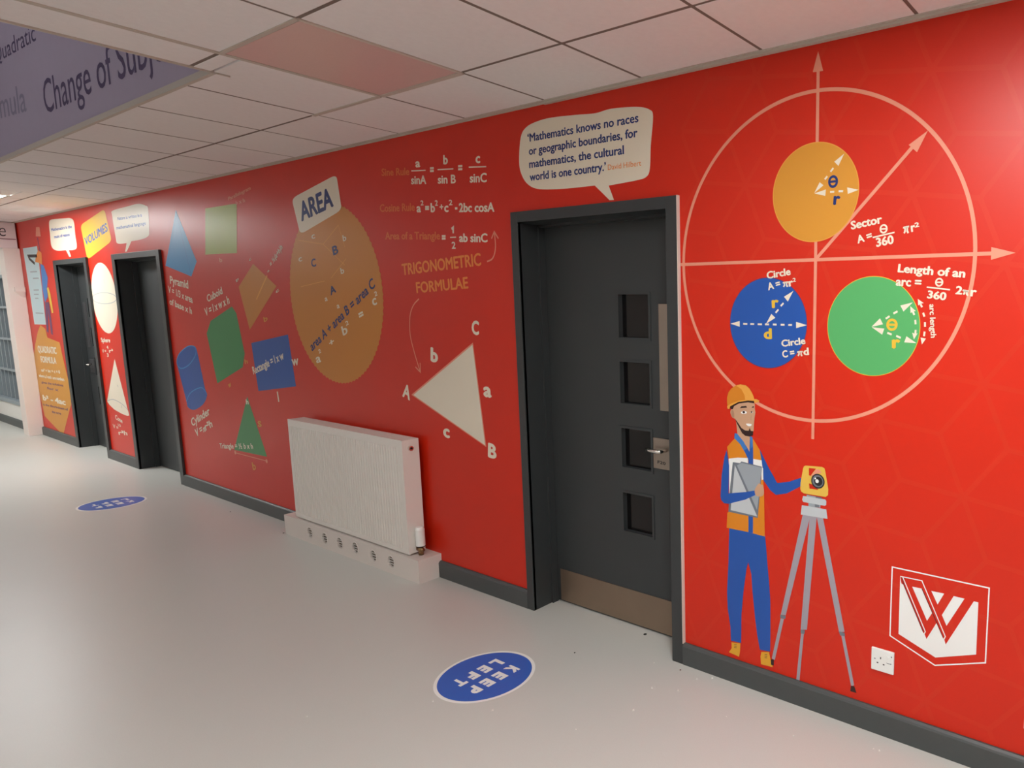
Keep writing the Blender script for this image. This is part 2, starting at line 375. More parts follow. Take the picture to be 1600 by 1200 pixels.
Print(YV, 1).text('Change of Subject', *z(268, 668, 895, 378, 262, 468), bold=.004, ref='Change of Subj').build('lettering', M['lav_text'], vt)
Print(YV, 1).text('Quadratic', *z(-25, 372, 212, 236, -25, 272), bold=.004).build('lettering', M['lav_text'], vt)
Print(YV, 1).text('Formula', *z(-95, 722, 158, 650, -95, 575), bold=.004).build('lettering', M['lav_text_pale'], vt)

# ================================================================== DOORS
def door(n, D, label, handle_side):
    ox0, ox1, ix0, ix1 = D
    d = thing('door_%d' % n, label, None, ((ox0+ox1)/2, 0, 0), kind='structure')
    # frame: architrave and lining
    f = MB().box(ox0, ix0, -.02, .0, 0, OT, .002).box(ix1, ox1, -.02, .0, 0, OT, .002).box(ix0-.001, ix1+.001, -.02, .0, IT, OT, .002)
    f.box(ix0-.03, ix0, -.014, .2, 0, IT+.02).box(ix1, ix1+.03, -.014, .2, 0, IT+.02).box(ix0, ix1, -.014, .2, IT, IT+.025)
    fo = f.build('door_frame', M['door_frame'], d)
    MB().box(ix0, ix0+.012, .1, LEAFY-.002, 0, IT).box(ix1-.012, ix1, .1, LEAFY-.002, 0, IT).box(ix0, ix1, .1, LEAFY-.002, IT-.012, IT).build('door_stop', M['door_frame'], d)
    if n == 1: MB().box(ox1, ox1+.003, -.019, -.0005, .1, OT).build('sealant', M['seal'], d)
    x0, x1 = ix0+.004, ix1-.004; s = 1 if handle_side > 0 else -1
    def mx(x):      # positions measured on the near door, mirrored for a left-handed door
        t = x-(-2.812); return ix0+t if s > 0 else ix1-t
    zs = [(1.474, 1.681), (1.15, 1.355), (.828, 1.025), (.497, .696)]
    a, b = sorted((mx(-2.295), mx(-2.105)))
    lf = MB().box(x0, a, LEAFY, LEAFY+.044, .006, IT-.004).box(b, x1, LEAFY, LEAFY+.044, .006, IT-.004)
    prev = .006
    for z0, z1 in sorted(zs)+[(IT-.004, None)]:
        lf.box(a, b, LEAFY, LEAFY+.044, prev, z0)
        if z1: prev = z1
    leaf = lf.build('door_leaf', M['door_leaf'], d)
    for z0, z1 in zs:
        MB().box(a, b, LEAFY+.024, LEAFY+.03, z0, z1).build('pane', M['glass_dark'], leaf)
        MB().box(a-.012, b+.012, LEAFY-.004, LEAFY+.001, z1, z1+.012).box(a-.012, b+.012, LEAFY-.004, LEAFY+.001, z0-.012, z0).box(a-.012, a, LEAFY-.004, LEAFY+.001, z0, z1).box(b, b+.012, LEAFY-.004, LEAFY+.001, z0, z1).build('glazing_bead', M['door_leaf'], leaf)
    if n == 1: MB().box(x0+.03, x1-.005, LEAFY-.003, LEAFY, .012, .19).build('kick_plate', M['kick_steel'], leaf)
    a, b = sorted((mx(-2.042), mx(-1.94))); MB().box(a, b, LEAFY-.004, LEAFY, 1.134, 1.636, .001).build('push_plate', M['steel' if n == 1 else 'steel_dark'], leaf)
    a, b = sorted((mx(-2.087), mx(-1.94))); MB().box(a, b, LEAFY-.008, LEAFY, .85, 1.0, .002).build('lock_plate', M['steel' if n == 1 else 'steel_dark'], leaf)
    hz = .946; hx = mx(-2.005); tip = mx(-2.09)
    MB().tube([(hx, LEAFY-.006, hz), (hx, LEAFY-.045, hz), (hx-(.012)*s, LEAFY-.055, hz), (tip, LEAFY-.055, hz), (tip, LEAFY-.04, hz)], .0095, 12).build('lever_handle', M['chrome'], leaf, smooth=True)
    return d, leaf
d1, leaf1 = door(1, DOORS[0], 'nearest dark grey door with four small glass panes and steel kick plate', 1)
zf = Z(1000, 660, 13.33)
q = Print(('y', LEAFY-.008), 1); q.text('F20', *zf(368, 850, 532, 890, 368, 790), bold=.03); q.build('lettering', M['black_print'], leaf1)
door(2, DOORS[1], 'dark grey recessed door, middle one of the three, beside the blue pyramid print', 1)
door(3, DOORS[2], 'dark grey recessed door with silver lever, farthest of the three', -1)

# ================================================================== RADIATOR
RX0, RX1, RY0, RY1, RZ0, RZ1 = -5.15, -3.77, -.13, -.03, .152, .842
rd = thing('radiator', 'white ribbed panel radiator on the red wall under the area print', 'radiator', ((RX0+RX1)/2, -.03, .15))
g = MB(); nr = 46; px0, px1 = RX0+.04, RX1-.05; pz0, pz1 = RZ0+.03, RZ1-.045
prof = []
for k in range(nr):
    a = px0+(px1-px0)*k/nr; d = (px1-px0)/nr
    prof += [(a, RY0+.006), (a+.3*d, RY0+.006), (a+.42*d, RY0-.002), (a+.88*d, RY0-.002)]
prof += [(px1, RY0+.006)]
for i in range(len(prof)-1):
    (a, ya), (b, yb) = prof[i], prof[i+1]
    g.add([(a, ya, pz0), (b, yb, pz0), (b, yb, pz1), (a, ya, pz1)], [(0, 1, 2, 3)])
g.build('ribbed_front', M['radiator'], rd)
MB().box(RX0, px0, RY0, RY0+.012, RZ0, RZ1-.008).box(px1, RX1, RY0, RY0+.012, RZ0, RZ1-.008).box(px0, px1, RY0, RY0+.012, RZ0, pz0).box(px0, px1, RY0, RY0+.012, pz1, RZ1-.008).box(RX0+.01, RX1-.01, RY0+.013, RY1, RZ0+.006, RZ1-.02).build('panel_body', M['radiator'], rd)
MB().box(RX1-.006, RX1, RY0+.012, RY1, RZ0+.003, RZ1-.0005).build('side_panel', M['radiator'], rd)
MB().box(RX0, RX0+.006, RY0+.012, RY1, RZ0+.003, RZ1-.0005).build('side_panel', M['radiator'], rd)
gr = MB().box(RX0, RX1, RY0, RY0+.0118, RZ1-.0078, RZ1).box(RX0+.0062, RX1-.0062, RY1-.012, RY1, RZ1-.008, RZ1)
for k in range(60):
    x = RX0+.012+(RX1-RX0-.02)*k/60; gr.box(x, x+.012, RY0+.012, RY1-.012, RZ1-.006, RZ1-.001)
gr.build('top_grille', M['radiator'], rd)
MB().tube([(RX1-.002, -.082, .79), (RX1+.012, -.082, .79)], [.016, .014], 16).build('air_vent_plug', M['chrome'], rd)
MB().tube([(RX1+.012, -.082, .79), (RX1+.014, -.082, .79)], .007, 8).build('vent_key_socket', M['hole'], rd)
vv = MB().tube([(RX1+.03, -.075, .2), (RX1+.03, -.075, .3), (RX1+.03, -.075, .315)], [.026, .026, .02], 20)
vv.build('valve_cap', M['plastic'], rd, smooth=False)
MB().tube([(RX1+.03, -.075, .195), (RX1+.03, -.075, .2)], .026, 20).build('valve_collar', M['hole'], rd)
MB().tube([(RX1+.03, -.075, .1425), (RX1+.03, -.075, .196)], .014, 12).tube([(RX1-.004, -.075, .175), (RX1+.05, -.075, .175)], .012, 12).build('valve_body', M['brass'], rd, smooth=True)
for xx in (RX0+.2, RX1-.24): MB().box(xx, xx+.04, RY1, 0, .3, .75).build('wall_bracket', M['radiator'], rd)
BX0, BX1, BY, BZ = -5.30, -3.66, -.143, .142
bx = thing('pipe_boxing', 'low white boxing with six round vent holes under the radiator', 'boxing', ((BX0+BX1)/2, -.07, 0))
zr = Z(430, 640, 4.285)
cent = [hit(*p, 1, BY) for p in zr(232, 822, 332, 862, 432, 893, 535, 925, 657, 980, 775, 1018)]
front = [(BX0, .0), (BX1, .0), (BX1, BZ), (BX0, BZ)]; R = .034
circ = [[(c.x+R*math.cos(2*math.pi*k/20), c.z+R*math.sin(2*math.pi*k/20)) for k in range(20)] for c in cent]
m_ = MB(); allv = front+[p for c in circ for p in c]
tr = tessellate_polygon([[Vector((p[0], p[1], 0)) for p in L] for L in [front]+circ])
m_.add([(p[0], BY, p[1]) for p in allv], [tuple(t) for t in tr])
m_.box(BX0, BX1, BY+.001, 0, BZ-.012, BZ).box(BX0, BX0+.012, BY+.001, 0, 0, BZ-.012).box(BX1-.012, BX1, BY+.001, 0, 0, BZ-.012)
for c in circ: m_.add([(p[0], BY, p[1]) for p in c]+[(p[0], BY+.012, p[1]) for p in c], [(i, (i+1) % 20, (i+1) % 20+20, i+20) for i in range(20)])
m_.build('casing', M['boxing'], bx)
MB().box(BX0+.02, BX1-.02, BY+.05, BY+.055, .005, BZ-.02).build('backing', M['brass'], bx)
for c in cent:
    v = MB().tube([(c.x, BY-.002, c.z), (c.x, BY+.001, c.z)], .001, 6)
    rr = MB(); rg = [(R, -.002), (R+.006, -.002), (R+.006, 0), (R, 0)]
    n = 24
    rr.add([(c.x+r*math.cos(2*math.pi*k/n), BY+y, c.z+r*math.sin(2*math.pi*k/n)) for r, y in rg for k in range(n)], [(j*n+k, j*n+(k+1) % n, ((j+1) % 4)*n+(k+1) % n, ((j+1) % 4)*n+k) for j in range(4) for k in range(n)])
    for dz in (-.016, 0, .016): rr.box(c.x-R, c.x+R, BY+.004, BY+.008, c.z+dz-.003, c.z+dz+.003)
    rr.build('vent_ring', M['boxing'], bx)

# ================================================================== SOCKET
sx0, sx1, sz0, sz1 = -.888, -.797, .252, .341
so = thing('power_socket', 'white single power socket on the red wall below the shield emblem', 'socket', ((sx0+sx1)/2, 0, sz0))
MB().box(sx0, sx1, -.01, -.0004, sz0, sz1, .003).build('face_plate', M['plastic'], so)
cx = (sx0+sx1)/2; cz = (sz0+sz1)/2
for a, b, wd, h in ((cx-.007, cz+.01, .004, .008), (cx-.019, cz-.011, .0065, .004), (cx+.006, cz-.013, .0065, .004)):
    MB().box(a-wd/2, a+wd/2, -.0105, -.0095, b-h/2, b+h/2).build('pin_hole', M['hole'], so)
MB().box(cx+.02, cx+.034, -.014, -.009, cz+.0, cz+.024, .001).build('rocker_switch', M['plastic'], so)
MB().box(cx+.018, cx+.036, -.0108, -.0095, cz-.004, cz-.0005).build('switch_gap', M['grey_dark'], so)
for a, b in ((cx-.03, cz+.003), (cx+.036, cz+.026)): MB().tube([(a, -.0095, b), (a, -.0108, b)], .0028, 10).build('screw', M['grey_dark'], so)
q = Wp((1601.5, 1128))
s2 = thing('wall_plate', 'small white plate on the red wall at the right edge above the skirting', 'socket', (q.x+.04, 0, q.y))
MB().box(q.x-.002, q.x+.084, -.01, -.0004, q.y-.02, q.y+.066-.05, .002).build('face_plate', M['plastic'], s2)

# ================================================================== FLOOR STICKERS
def sticker(c, ang, label, k=1.0):
    t = thing('floor_sticker', label, 'floor sticker', (c[0], c[1], .001), group='keep left stickers along the floor')
    R = .207
    Print('floor', 0).disc(c, R).build('border', M['disc_white'], t)
    Print('floor', 1).disc(c, R-.014).build('disc', M['disc_blue'], t)
    p = Print('floor', 2); ux = Vector((math.cos(ang), math.sin(ang))); uy = Vector((-ux.y, ux.x))
    for s_, off_, T in (('KEEP', .022, .226), ('LEFT', -.082, .222)):
        pitch = T/3.64
        for i, ch in enumerate(s_):
            vs, fs, x0, x1 = glyphs(ch, .065); y0 = min(v[1] for v in vs); y1_ = max(v[1] for v in vs); p.new('letter')
            p.m.add([p.P(Vector(c)+ux*(-T/2+i*pitch+(v[0]-x0)/(x1-x0)*pitch*.66)+uy*(off_+(v[1]-y0)/(y1_-y0)*.068)) for v in vs], fs)
    p.build('lettering', M['disc_white'], t)
sticker((-2.487, -.545), math.radians(-90+0), 'round blue keep left sticker on the floor in front of the nearest door')
sticker((-7.32, -.54), math.radians(-90), 'round blue keep left sticker far down the corridor floor')
gt = thing('floor_debris', 'loose pale and dark specks scattered on the floor near the skirting', 'debris', (-1.6, -.4, 0)); gt['kind'] = 'stuff'
gm = MB()
for (u, v) in [(1022, 1036), (1063, 1046), (1089, 1061), (1019, 1075), (1060, 1079), (1113, 1060), (1365, 1170), (1374, 1173), (677, 1096), (770, 1110), (425, 834), (435, 832), (1135, 1120), (990, 1110), (900, 1140), (1240, 1150), (560, 1000), (480, 1120)]:
    q = Fp((u, v)); r = random.uniform(.0025, .006)
    gm.tube([(q.x, q.y, 0.0002), (q.x+r*.4, q.y, .002)], [r, r*.5], 5)
gm.build('speck', M['grit'], gt)
gm = MB()
for (u, v, r) in [(1008, 991, .009), (898, 1020, .004), (1063, 1047, .004), (443, 833, .006), (360, 800, .004)]:
    q = Fp((u, v)); gm.tube([(q.x, q.y, 0.0002), (q.x, q.y, .0025)], [r, r*.7], 8)
gm.build('dark_speck', M['grit_dark'], gt)

# ================================================================== MURAL: circle diagram
cc = (-1.171, 1.798); CR = .609
cdg = thing('circle_diagram', 'large peach circle outline with axes and radius arrow printed on the red wall', 'mural diagram', (cc[0], -.001, cc[1]))
Print(layer=1).ring(cc, CR, .0135, 160).build('circle_outline', M['peach'], cdg)
p = Print(layer=1.3).stroke([(1278.5, 108), (1274.5, 405), (1270, 686)], .0125); p.poly([(1278.5, 80), (1286.5, 111), (1270, 113)]); p.build('vertical_axis', M['peach'], cdg)
p = Print(layer=1.7).stroke([(1062, 413.5), (1551, 396)], .0125); p.poly([(1587, 395), (1549, 386), (1548.5, 406)]); p.build('horizontal_axis', M['peach'], cdg)
p = Print(layer=2.1).stroke([(1275, 405), (1430, 225)], .0125); p.poly([(1450, 204), (1420, 226.5), (1433, 238)]); p.build('radius_arrow', M['peach'], cdg)
def dashes(p, z, *seg, w=.007):
    for s_ in seg: p.mstroke([p.conv(q) for q in z(*s_)], w, name='dash')
TL = 4
# yellow sector disc
z = Z(1260, 210, 9.23)
yd = thing('sector_disc', 'amber disc with theta and radius arrows, topmost of the three discs', 'mural diagram', (-1.16, -.001, 2.047))
Print(layer=3).disc((-1.16, 2.047), .180).build('rim', M['hat_light'], yd)
Print(layer=4).disc((-1.16, 2.047), .1765).build('disc', M['amber'], yd)
p = Print(layer=5)
for t in ((548, 278, 465, 455, 405, 395), (118, 845, 195, 690, 250, 735), (118, 852, 285, 795, 275, 888), (755, 800, 590, 765, 600, 860)): p.poly(z(*t))
dashes(p, z, (350, 540, 393, 485), (268, 650, 305, 605), (345, 831, 405, 828), (468, 821, 532, 820)); p.build('arrow', M['cream'], yd)
p = Print(layer=6).theta(*z(388, 682), 6, 8, .009); p.text('r', *z(397, 1010, 478, 1010, 397, 838), bold=.05); p.build('lettering', M['navy'], yd)
z = Z(1320, 320, 11.43)
sf = thing('sector_formula', 'white sector area formula printed right of the amber disc', 'mural text', at((1385, 370)))
p = Print(layer=3).text('Sector', *z(122, 440, 668, 322, 115, 300), bold=.04)
p.text('A =', *z(238, 688, 492, 605, 240, 552), bold=.04); p.theta(*z(695, 430), 5, 6, .006); p.stroke(z(500, 585, 890, 492), .005)
p.text('360', *z(572, 748, 875, 690, 568, 600), bold=.04); p.pi(*z(1048, 512, 1150, 492, 1048, 402), .006)
p.text('r', *z(1195, 480, 1262, 465, 1190, 330), bold=.045); p.text('2', *z(1258, 405, 1330, 390, 1256, 325), bold=.04); p.build('lettering', M['cream'], sf)
# blue disc
z = Z(1130, 400, 6.319)
bd = thing('circle_area_disc', 'blue disc with radius and diameter arrows and circle formulae, lower left in the big circle', 'mural diagram', (-1.3635, -.001, 1.561))
Print(layer=3).disc((-1.3635, 1.561), .179).build('rim', M['purple_print'], bd)
Print(layer=4).disc((-1.3635, 1.561), .1765).build('disc', M['blue'], bd)
p = Print(layer=5)
for t in ((695, 345, 640, 450, 603, 402), (425, 670, 478, 572, 517, 610), (75, 668, 165, 642, 165, 698), (828, 683, 722, 650, 722, 712)): p.poly(z(*t))
dashes(p, z, (570, 495, 598, 465), (520, 560, 548, 528), (200, 670, 240, 672), (270, 672, 308, 673), (343, 674, 385, 675), (415, 675, 455, 676), (493, 676, 530, 677), (570, 678, 608, 679), (645, 680, 682, 680)); p.build('arrow', M['cream'], bd)
p = Print(layer=6).text('Circle', *z(438, 225, 668, 184, 435, 158), bold=.04).text('A =', *z(450, 337, 568, 302, 452, 268), bold=.04).pi(*z(592, 305, 645, 298, 592, 262), .006)
p.text('r', *z(655, 300, 693, 294, 655, 226), bold=.045).text('2', *z(692, 256, 720, 252, 692, 220), bold=.03)
p.text('Circle', *z(583, 895, 814, 866, 583, 832), bold=.04).text('C =', *z(593, 1003, 708, 983, 593, 937), bold=.04).pi(*z(735, 986, 788, 982, 735, 945), .006).text('d', *z(800, 978, 848, 974, 800, 910), bold=.04); p.build('lettering', M['cream'], bd)
Print(layer=6).text('r', *z(490, 510, 547, 506, 490, 405), bold=.05).text('d', *z(410, 815, 478, 815, 410, 718), bold=.05).build('lettering', M['amber_text'], bd)
# green disc
z = Z(1340, 400, 7.5)
gd = thing('arc_length_disc', 'green disc with theta and arc arrows, lower right in the big circle', 'mural diagram', (-.919, -.001, 1.557))
Print(layer=3).disc((-.919, 1.557), .180).build('rim', M['amber_text'], gd)
Print(layer=4).disc((-.919, 1.557), .1775).build('disc', M['green'], gd)
p = Print(layer=5)
for t in ((650, 543, 540, 650, 503, 580), (165, 830, 265, 730, 300, 800), (168, 834, 315, 850, 290, 922), (690, 1020, 575, 940, 548, 1012),
          (620, 588, 685, 645, 655, 648, 622, 668), (662, 978, 642, 898, 672, 912, 706, 905), (708, 503, 778, 552, 745, 558, 712, 580), (755, 1037, 740, 955, 803, 968)): p.poly(z(*t))
dashes(p, z, (422, 675, 470, 648), (332, 735, 378, 705), (350, 900, 402, 920), (455, 935, 508, 960), (645, 640, 667, 690), (678, 748, 682, 800), (683, 865, 678, 915), (740, 565, 758, 600), (770, 665, 785, 710), (792, 775, 792, 830), (788, 885, 780, 940)); p.build('arrow', M['cream'], gd)
p = Print(layer=6).text('Length of an', *z(475, 187, 1255, 252, 480, 95), bold=.04).text('arc =', *z(452, 345, 742, 360, 455, 248), bold=.04).theta(*z(958, 308), 5.2, 5.6, .0055).stroke(z(812, 365, 1085, 395), .005)
p.text('360', *z(818, 492, 1032, 518, 825, 405), bold=.04).text('2', *z(1150, 442, 1220, 449, 1152, 353), bold=.04).pi(*z(1232, 450, 1302, 460, 1234, 400), .006).text('r', *z(1325, 468, 1388, 473, 1328, 365), bold=.04)
p.text('arc length', *z(845, 568, 862, 957, 908, 566), bold=.03); p.build('lettering', M['cream'], gd)
p = Print(layer=6).theta(*z(405, 805), 7, 7.6, .009).text('r', *z(415, 1075, 492, 1075, 415, 940), bold=.06); p.build('lettering', M['amber_text'], gd)

# ================================================================== MURAL: person illustration
z5 = Z(1100, 580, 4.6154); z6 = Z(1100, 820, 4.284); zh = Z(1100, 590, 9.233)
pe = thing('person_illustration', 'printed illustration of a bearded person in orange hard hat and vest holding a clipboard', 'mural figure', at((1165, 830)))
def part(name, m, lay_, px, smooth=0): return Print(layer=lay_).poly(px, smooth).build(name, M[m], pe)
tr_ = part('trousers', 'blue', 4, z6(170, 15, 410, 68, 418, 160, 425, 250, 438, 400, 445, 500, 446, 700, 444, 848, 375, 835, 358, 740, 345, 640, 325, 440, 318, 330, 297, 250, 285, 300, 265, 450, 252, 600, 250, 790, 182, 775, 178, 680, 160, 560, 155, 450, 165, 250))
for t, l in (((185, 785, 245, 793, 242, 845, 236, 882, 168, 852, 187, 825), 0), ((385, 850, 437, 850, 447, 905, 462, 952, 383, 932, 380, 880), 0)):
    b_ = part('boot', 'boot', 4, z6(*t))
q = Print(layer=5)
for y in (800, 810, 820): q.stroke(z6(203, y, 220, y+2), .002)
for y in (866, 877, 888): q.stroke(z6(407, y, 425, y+2), .002)
q.build('laces', M['black_print'], pe)
part('far_sleeve', 'blue', 3, z5(405, 565, 425, 610, 470, 700, 530, 807, 620, 795, 700, 768, 700, 828, 600, 880, 520, 892, 480, 860, 432, 790, 415, 700))
part('vest', 'vest', 4.5, z5(228, 478, 168, 545, 182, 640, 185, 1010, 170, 1020, 165, 1128, 322, 1160, 440, 1192, 435, 900, 425, 700, 405, 570, 360, 495, 350, 480))
part('shirt', 'blue', 5, z5(222, 448, 245, 450, 330, 575, 333, 468, 352, 475, 356, 560, 357, 700, 355, 1168, 322, 1160, 322, 640, 300, 590, 262, 525, 220, 482))
part('collar', 'blue_light', 6, z5(225, 446, 243, 452, 290, 510, 312, 560, 290, 570, 262, 525, 222, 482)); part('collar', 'blue_light', 6, z5(335, 468, 352, 475, 353, 540, 338, 560))
part('neck', 'skin', 6, z5(232, 345, 243, 452, 290, 510, 330, 580, 333, 470, 352, 440, 340, 380))
part('stripe', 'white_print', 6, z5(180, 630, 245, 622, 318, 625, 320, 700, 182, 700)); part('stripe', 'white_print', 6, z5(357, 632, 418, 642, 424, 705, 357, 690))
part('stripe', 'white_print', 5, z5(182, 690, 207, 690, 202, 880, 184, 880)); part('stripe', 'white_print', 6, z5(414, 690, 428, 700, 430, 780, 418, 785))
cb = part('clipboard', 'grey_dark', 7, z5(210, 655, 262, 662, 272, 650, 420, 688, 412, 800, 390, 1057, 178, 1012, 186, 880, 205, 700))
part('paper', 'grey_mid', 8, z5(240, 678, 275, 660, 418, 694, 398, 900, 385, 1000)); part('paper', 'grey_light', 9, z5(225, 675, 386, 1045, 195, 1000))
part('near_sleeve', 'blue', 10, z5(166, 568, 176, 620, 184, 680, 180, 880, 300, 870, 368, 860, 372, 892, 300, 925, 180, 955, 148, 950, 128, 930, 122, 900, 130, 750, 150, 620))
part('hand', 'skin', 11, z5(368, 858, 385, 825, 402, 806, 412, 815, 430, 822, 436, 875, 425, 898, 395, 902, 375, 890), 3)
part('face', 'skin', 7, zh(400, 455, 440, 410, 520, 365, 640, 345, 730, 365, 737, 450, 747, 500, 735, 570, 725, 680, 718, 770, 690, 840, 600, 830, 540, 790, 500, 720, 455, 600, 410, 570, 385, 500), 3)
part('ear', 'skin_shade', 8, zh(398, 480, 425, 470, 440, 520, 440, 575, 410, 560), 3)
part('hair', 'hair', 8, zh(372, 415, 500, 352, 640, 328, 728, 330, 730, 370, 640, 355, 510, 372, 440, 410, 420, 455, 390, 450))
part('beard', 'hair', 8, zh(450, 590, 500, 655, 545, 725, 600, 762, 650, 766, 665, 722, 680, 766, 716, 772, 712, 832, 665, 850, 600, 838, 555, 800, 520, 735, 480, 660))
hh = part('hard_hat', 'hat', 9, zh(345, 410, 338, 340, 340, 280, 360, 210, 400, 155, 460, 115, 530, 95, 610, 110, 660, 155, 700, 220, 722, 270, 732, 312, 640, 325, 500, 345, 400, 385))
part('hat_ridge', 'hat_light', 10, zh(470, 115, 530, 95, 610, 110, 660, 155, 700, 220, 722, 270, 730, 310, 600, 322, 590, 250, 545, 165))
part('hat_brim', 'hat_light', 11, zh(345, 445, 340, 410, 400, 372, 500, 335, 640, 315, 760, 308, 808, 332, 800, 348, 735, 365, 728, 335, 640, 330, 500, 352, 385, 412, 372, 450))
q = Print(layer=9); q.poly(zh(538, 502, 575, 474, 622, 494, 615, 517, 560, 522), 2); q.poly(zh(612, 662, 692, 668, 680, 697, 640, 697), 2); q.poly(zh(678, 500, 695, 482, 712, 500, 695, 512), 2); q.build('eye_whites_and_teeth', M['white_print'], pe)
q = Print(layer=10); q.poly(zh(560, 490, 578, 478, 598, 492, 590, 512, 570, 512), 2); q.poly(zh(682, 492, 695, 482, 705, 494, 697, 508, 685, 506), 2); q.poly(zh(522, 440, 545, 414, 615, 408, 628, 430, 545, 438)); q.poly(zh(694, 436, 705, 415, 726, 414, 728, 430)); q.build('eyes_and_brows', M['hair'], pe)
q = Print(layer=9).stroke(zh(690, 545, 680, 600, 692, 610), .0018); q.build('nose_line', M['skin_shade'], pe)

# ================================================================== MURAL: survey instrument
zi = Z(1230, 710, 10.91)
su = thing('instrument_illustration', 'printed yellow surveying instrument on a grey tripod, right of the printed person', 'mural figure', at((1270, 900)))
def ip(name, m, l, px, smooth=0, holes=()): return Print(layer=l).poly(px, smooth, holes).build(name, M[m], su)
ip('instrument_body', 'instrument', 6, zi(320, 188, 600, 212, 640, 235, 655, 290, 705, 590, 700, 690, 660, 724, 285, 662, 240, 630, 228, 590, 232, 480, 275, 240, 290, 200), 0,
   [zi(375, 230, 495, 243, 400, 365, 375, 350), zi(375, 490, 425, 508, 545, 602, 385, 582)])
ip('body_detail', 'peach', 7, zi(500, 250, 550, 258, 590, 310, 500, 330, 410, 380, 405, 365))
q = Wp(zi(528, 455)[0]); rr_ = (Wp(zi(643, 455)[0])-q).length
for nm, m, l, k, dx in (('lens', 'black_print', 8, 1, 0), ('lens', 'grey_dark', 9, .82, 0), ('lens', 'black_print', 10, .62, .002), ('lens_highlight', 'white_print', 11, .25, -.003)):
    Print(layer=l).disc((q.x+dx, q.y), rr_*k, 32).build(nm, M[m], su)
ip('lens_highlight', 'white_print', 11, zi(470, 410, 485, 390, 500, 405, 488, 424), 2)
ip('tribrach', 'grey_mid', 4, zi(335, 685, 595, 735, 590, 765, 335, 715)); ip('tribrach', 'grey_dark', 5, zi(490, 715, 595, 735, 590, 760, 490, 745))
ip('tribrach', 'grey_light', 5, zi(275, 705, 650, 765, 672, 795, 668, 862, 640, 875, 275, 808, 258, 770))
ip('tribrach', 'grey_mid', 4, zi(365, 815, 570, 850, 570, 910, 365, 890)); ip('tribrach', 'grey_dark', 5, zi(475, 848, 550, 860, 548, 905, 475, 893))
ip('tripod_head', 'grey_light', 6, zi(255, 862, 670, 935, 692, 1098, 235, 1022))
for t, c, l_, f in (((663, -72, 714, -66, 548, 605, 515, 600), (512, 600, 549, 608, 545, 630, 512, 622), (514, 625, 536, 630, 475, 905, 455, 893), (448, 900, 470, 900, 468, 940, 450, 935)),
                    ((709, -66, 756, -60, 690, 702, 648, 700), (648, 700, 677, 705, 673, 732, 648, 725), (650, 728, 669, 730, 640, 1050, 618, 1045), (618, 1043, 640, 1048, 640, 1056, 617, 1052)),
                    ((754, -60, 797, -54, 942, 715, 905, 718), (905, 712, 942, 722, 945, 745, 912, 740), (920, 742, 942, 745, 1006, 1072, 986, 1080), (985, 1075, 1008, 1080, 1022, 1125, 980, 1112))):
    g_ = ip('leg', 'leg_grey', 4, z6(*t)); ip('leg_extension', 'leg_grey', 4, z6(*l_)); ip('leg_collar', 'grey_dark', 5, z6(*c)); ip('leg_foot', 'hair', 5, z6(*f))

# ================================================================== MURAL: shield emblem
z = Z(1380, 870, 6.667)
em = thing('shield_emblem', 'white shield emblem with a red letter W above the power socket', 'emblem', at((1465, 965)))
Print(layer=2).stroke(z(95, 105, 1105, 325, 1065, 1103, 540, 1130, 72, 820), .0048, closed=True).build('shield_outline', M['white_print'], em)
p = Print(layer=2); p.poly(z(178, 197, 190, 275, 212, 290, 418, 790, 430, 800, 452, 855, 555, 690, 622, 845, 635, 855, 652, 912, 945, 462, 992, 475, 968, 1017, 545, 1048, 160, 802))
p.poly(z(303, 310, 405, 330, 512, 582, 457, 665)); p.poly(z(502, 355, 636, 382, 567, 496)); p.poly(z(735, 408, 848, 435, 660, 718, 612, 605)); p.build('shield_field', M['white_print'], em)
p = Print(layer=4).stroke(z(180, 202, 405, 248, 648, 828, 632, 862), .0038); p.stroke(z(204, 208, 440, 778, 428, 800), .0038); p.build('letter_edge', M['white_print'], em)
p = Print(layer=3).stroke(z(195, 215, 215, 290, 418, 780), .0038); p.stroke(z(405, 330, 625, 838), .0038); p.build('letter_shadow', M['red_dark'], em)

# ================================================================== MURAL: speech bubbles
z = Z(780, 140, 4)
sb = thing('speech_bubble', 'large cream speech bubble with a blue four-line quotation above the nearest door', 'mural text', at((915, 230)))
def bubble(t, px, tail):
    n = len(px); L = smooth_loop([Wp(q_) for q_ in px], 5, False); T = [Wp(q_) for q_ in tail]
    Print(layer=1).loops([[tuple(v) for v in L]+[tuple(v) for v in T]]).build('bubble', M['cream'], t)
bubble(sb, z(685, 600, 860, 567, 920, 545, 942, 495, 948, 350, 962, 170, 940, 125, 860, 108, 700, 120, 600, 148, 480, 158, 330, 175, 240, 198, 170, 235, 135, 300, 125, 450, 140, 530, 180, 592, 250, 622, 400, 620, 598, 600), z(690, 691, 718, 690))
p = Print(layer=2); nav = .028
p.text('‘Mathematics knows no races', *z(180, 327, 870, 202, 180, 278), bold=nav).text('or geographic boundaries, for', *z(188, 408, 865, 294, 188, 360), bold=nav).text('mathematics, the cultural', *z(190, 490, 780, 402, 190, 442), bold=nav).text('world is one country.’', *z(193, 571, 668, 506, 193, 523), bold=nav)
p.build('lettering', M['navy'], sb)
Print(layer=2).text('David Hilbert', *z(680, 503, 888, 475, 680, 470), bold=.005).build('lettering', M['orange_print'], sb)
z = Z(65, 320, 8.65)
s1 = thing('speech_bubble', 'small cream speech bubble with two blue lines above the farthest door', 'mural text', at((98, 368)))
bubble(s1, z(370, 615, 450, 605, 477, 560, 455, 400, 437, 230, 390, 182, 300, 184, 130, 200, 102, 260, 115, 400, 135, 560, 200, 617, 330, 614), z(375, 702, 400, 700))
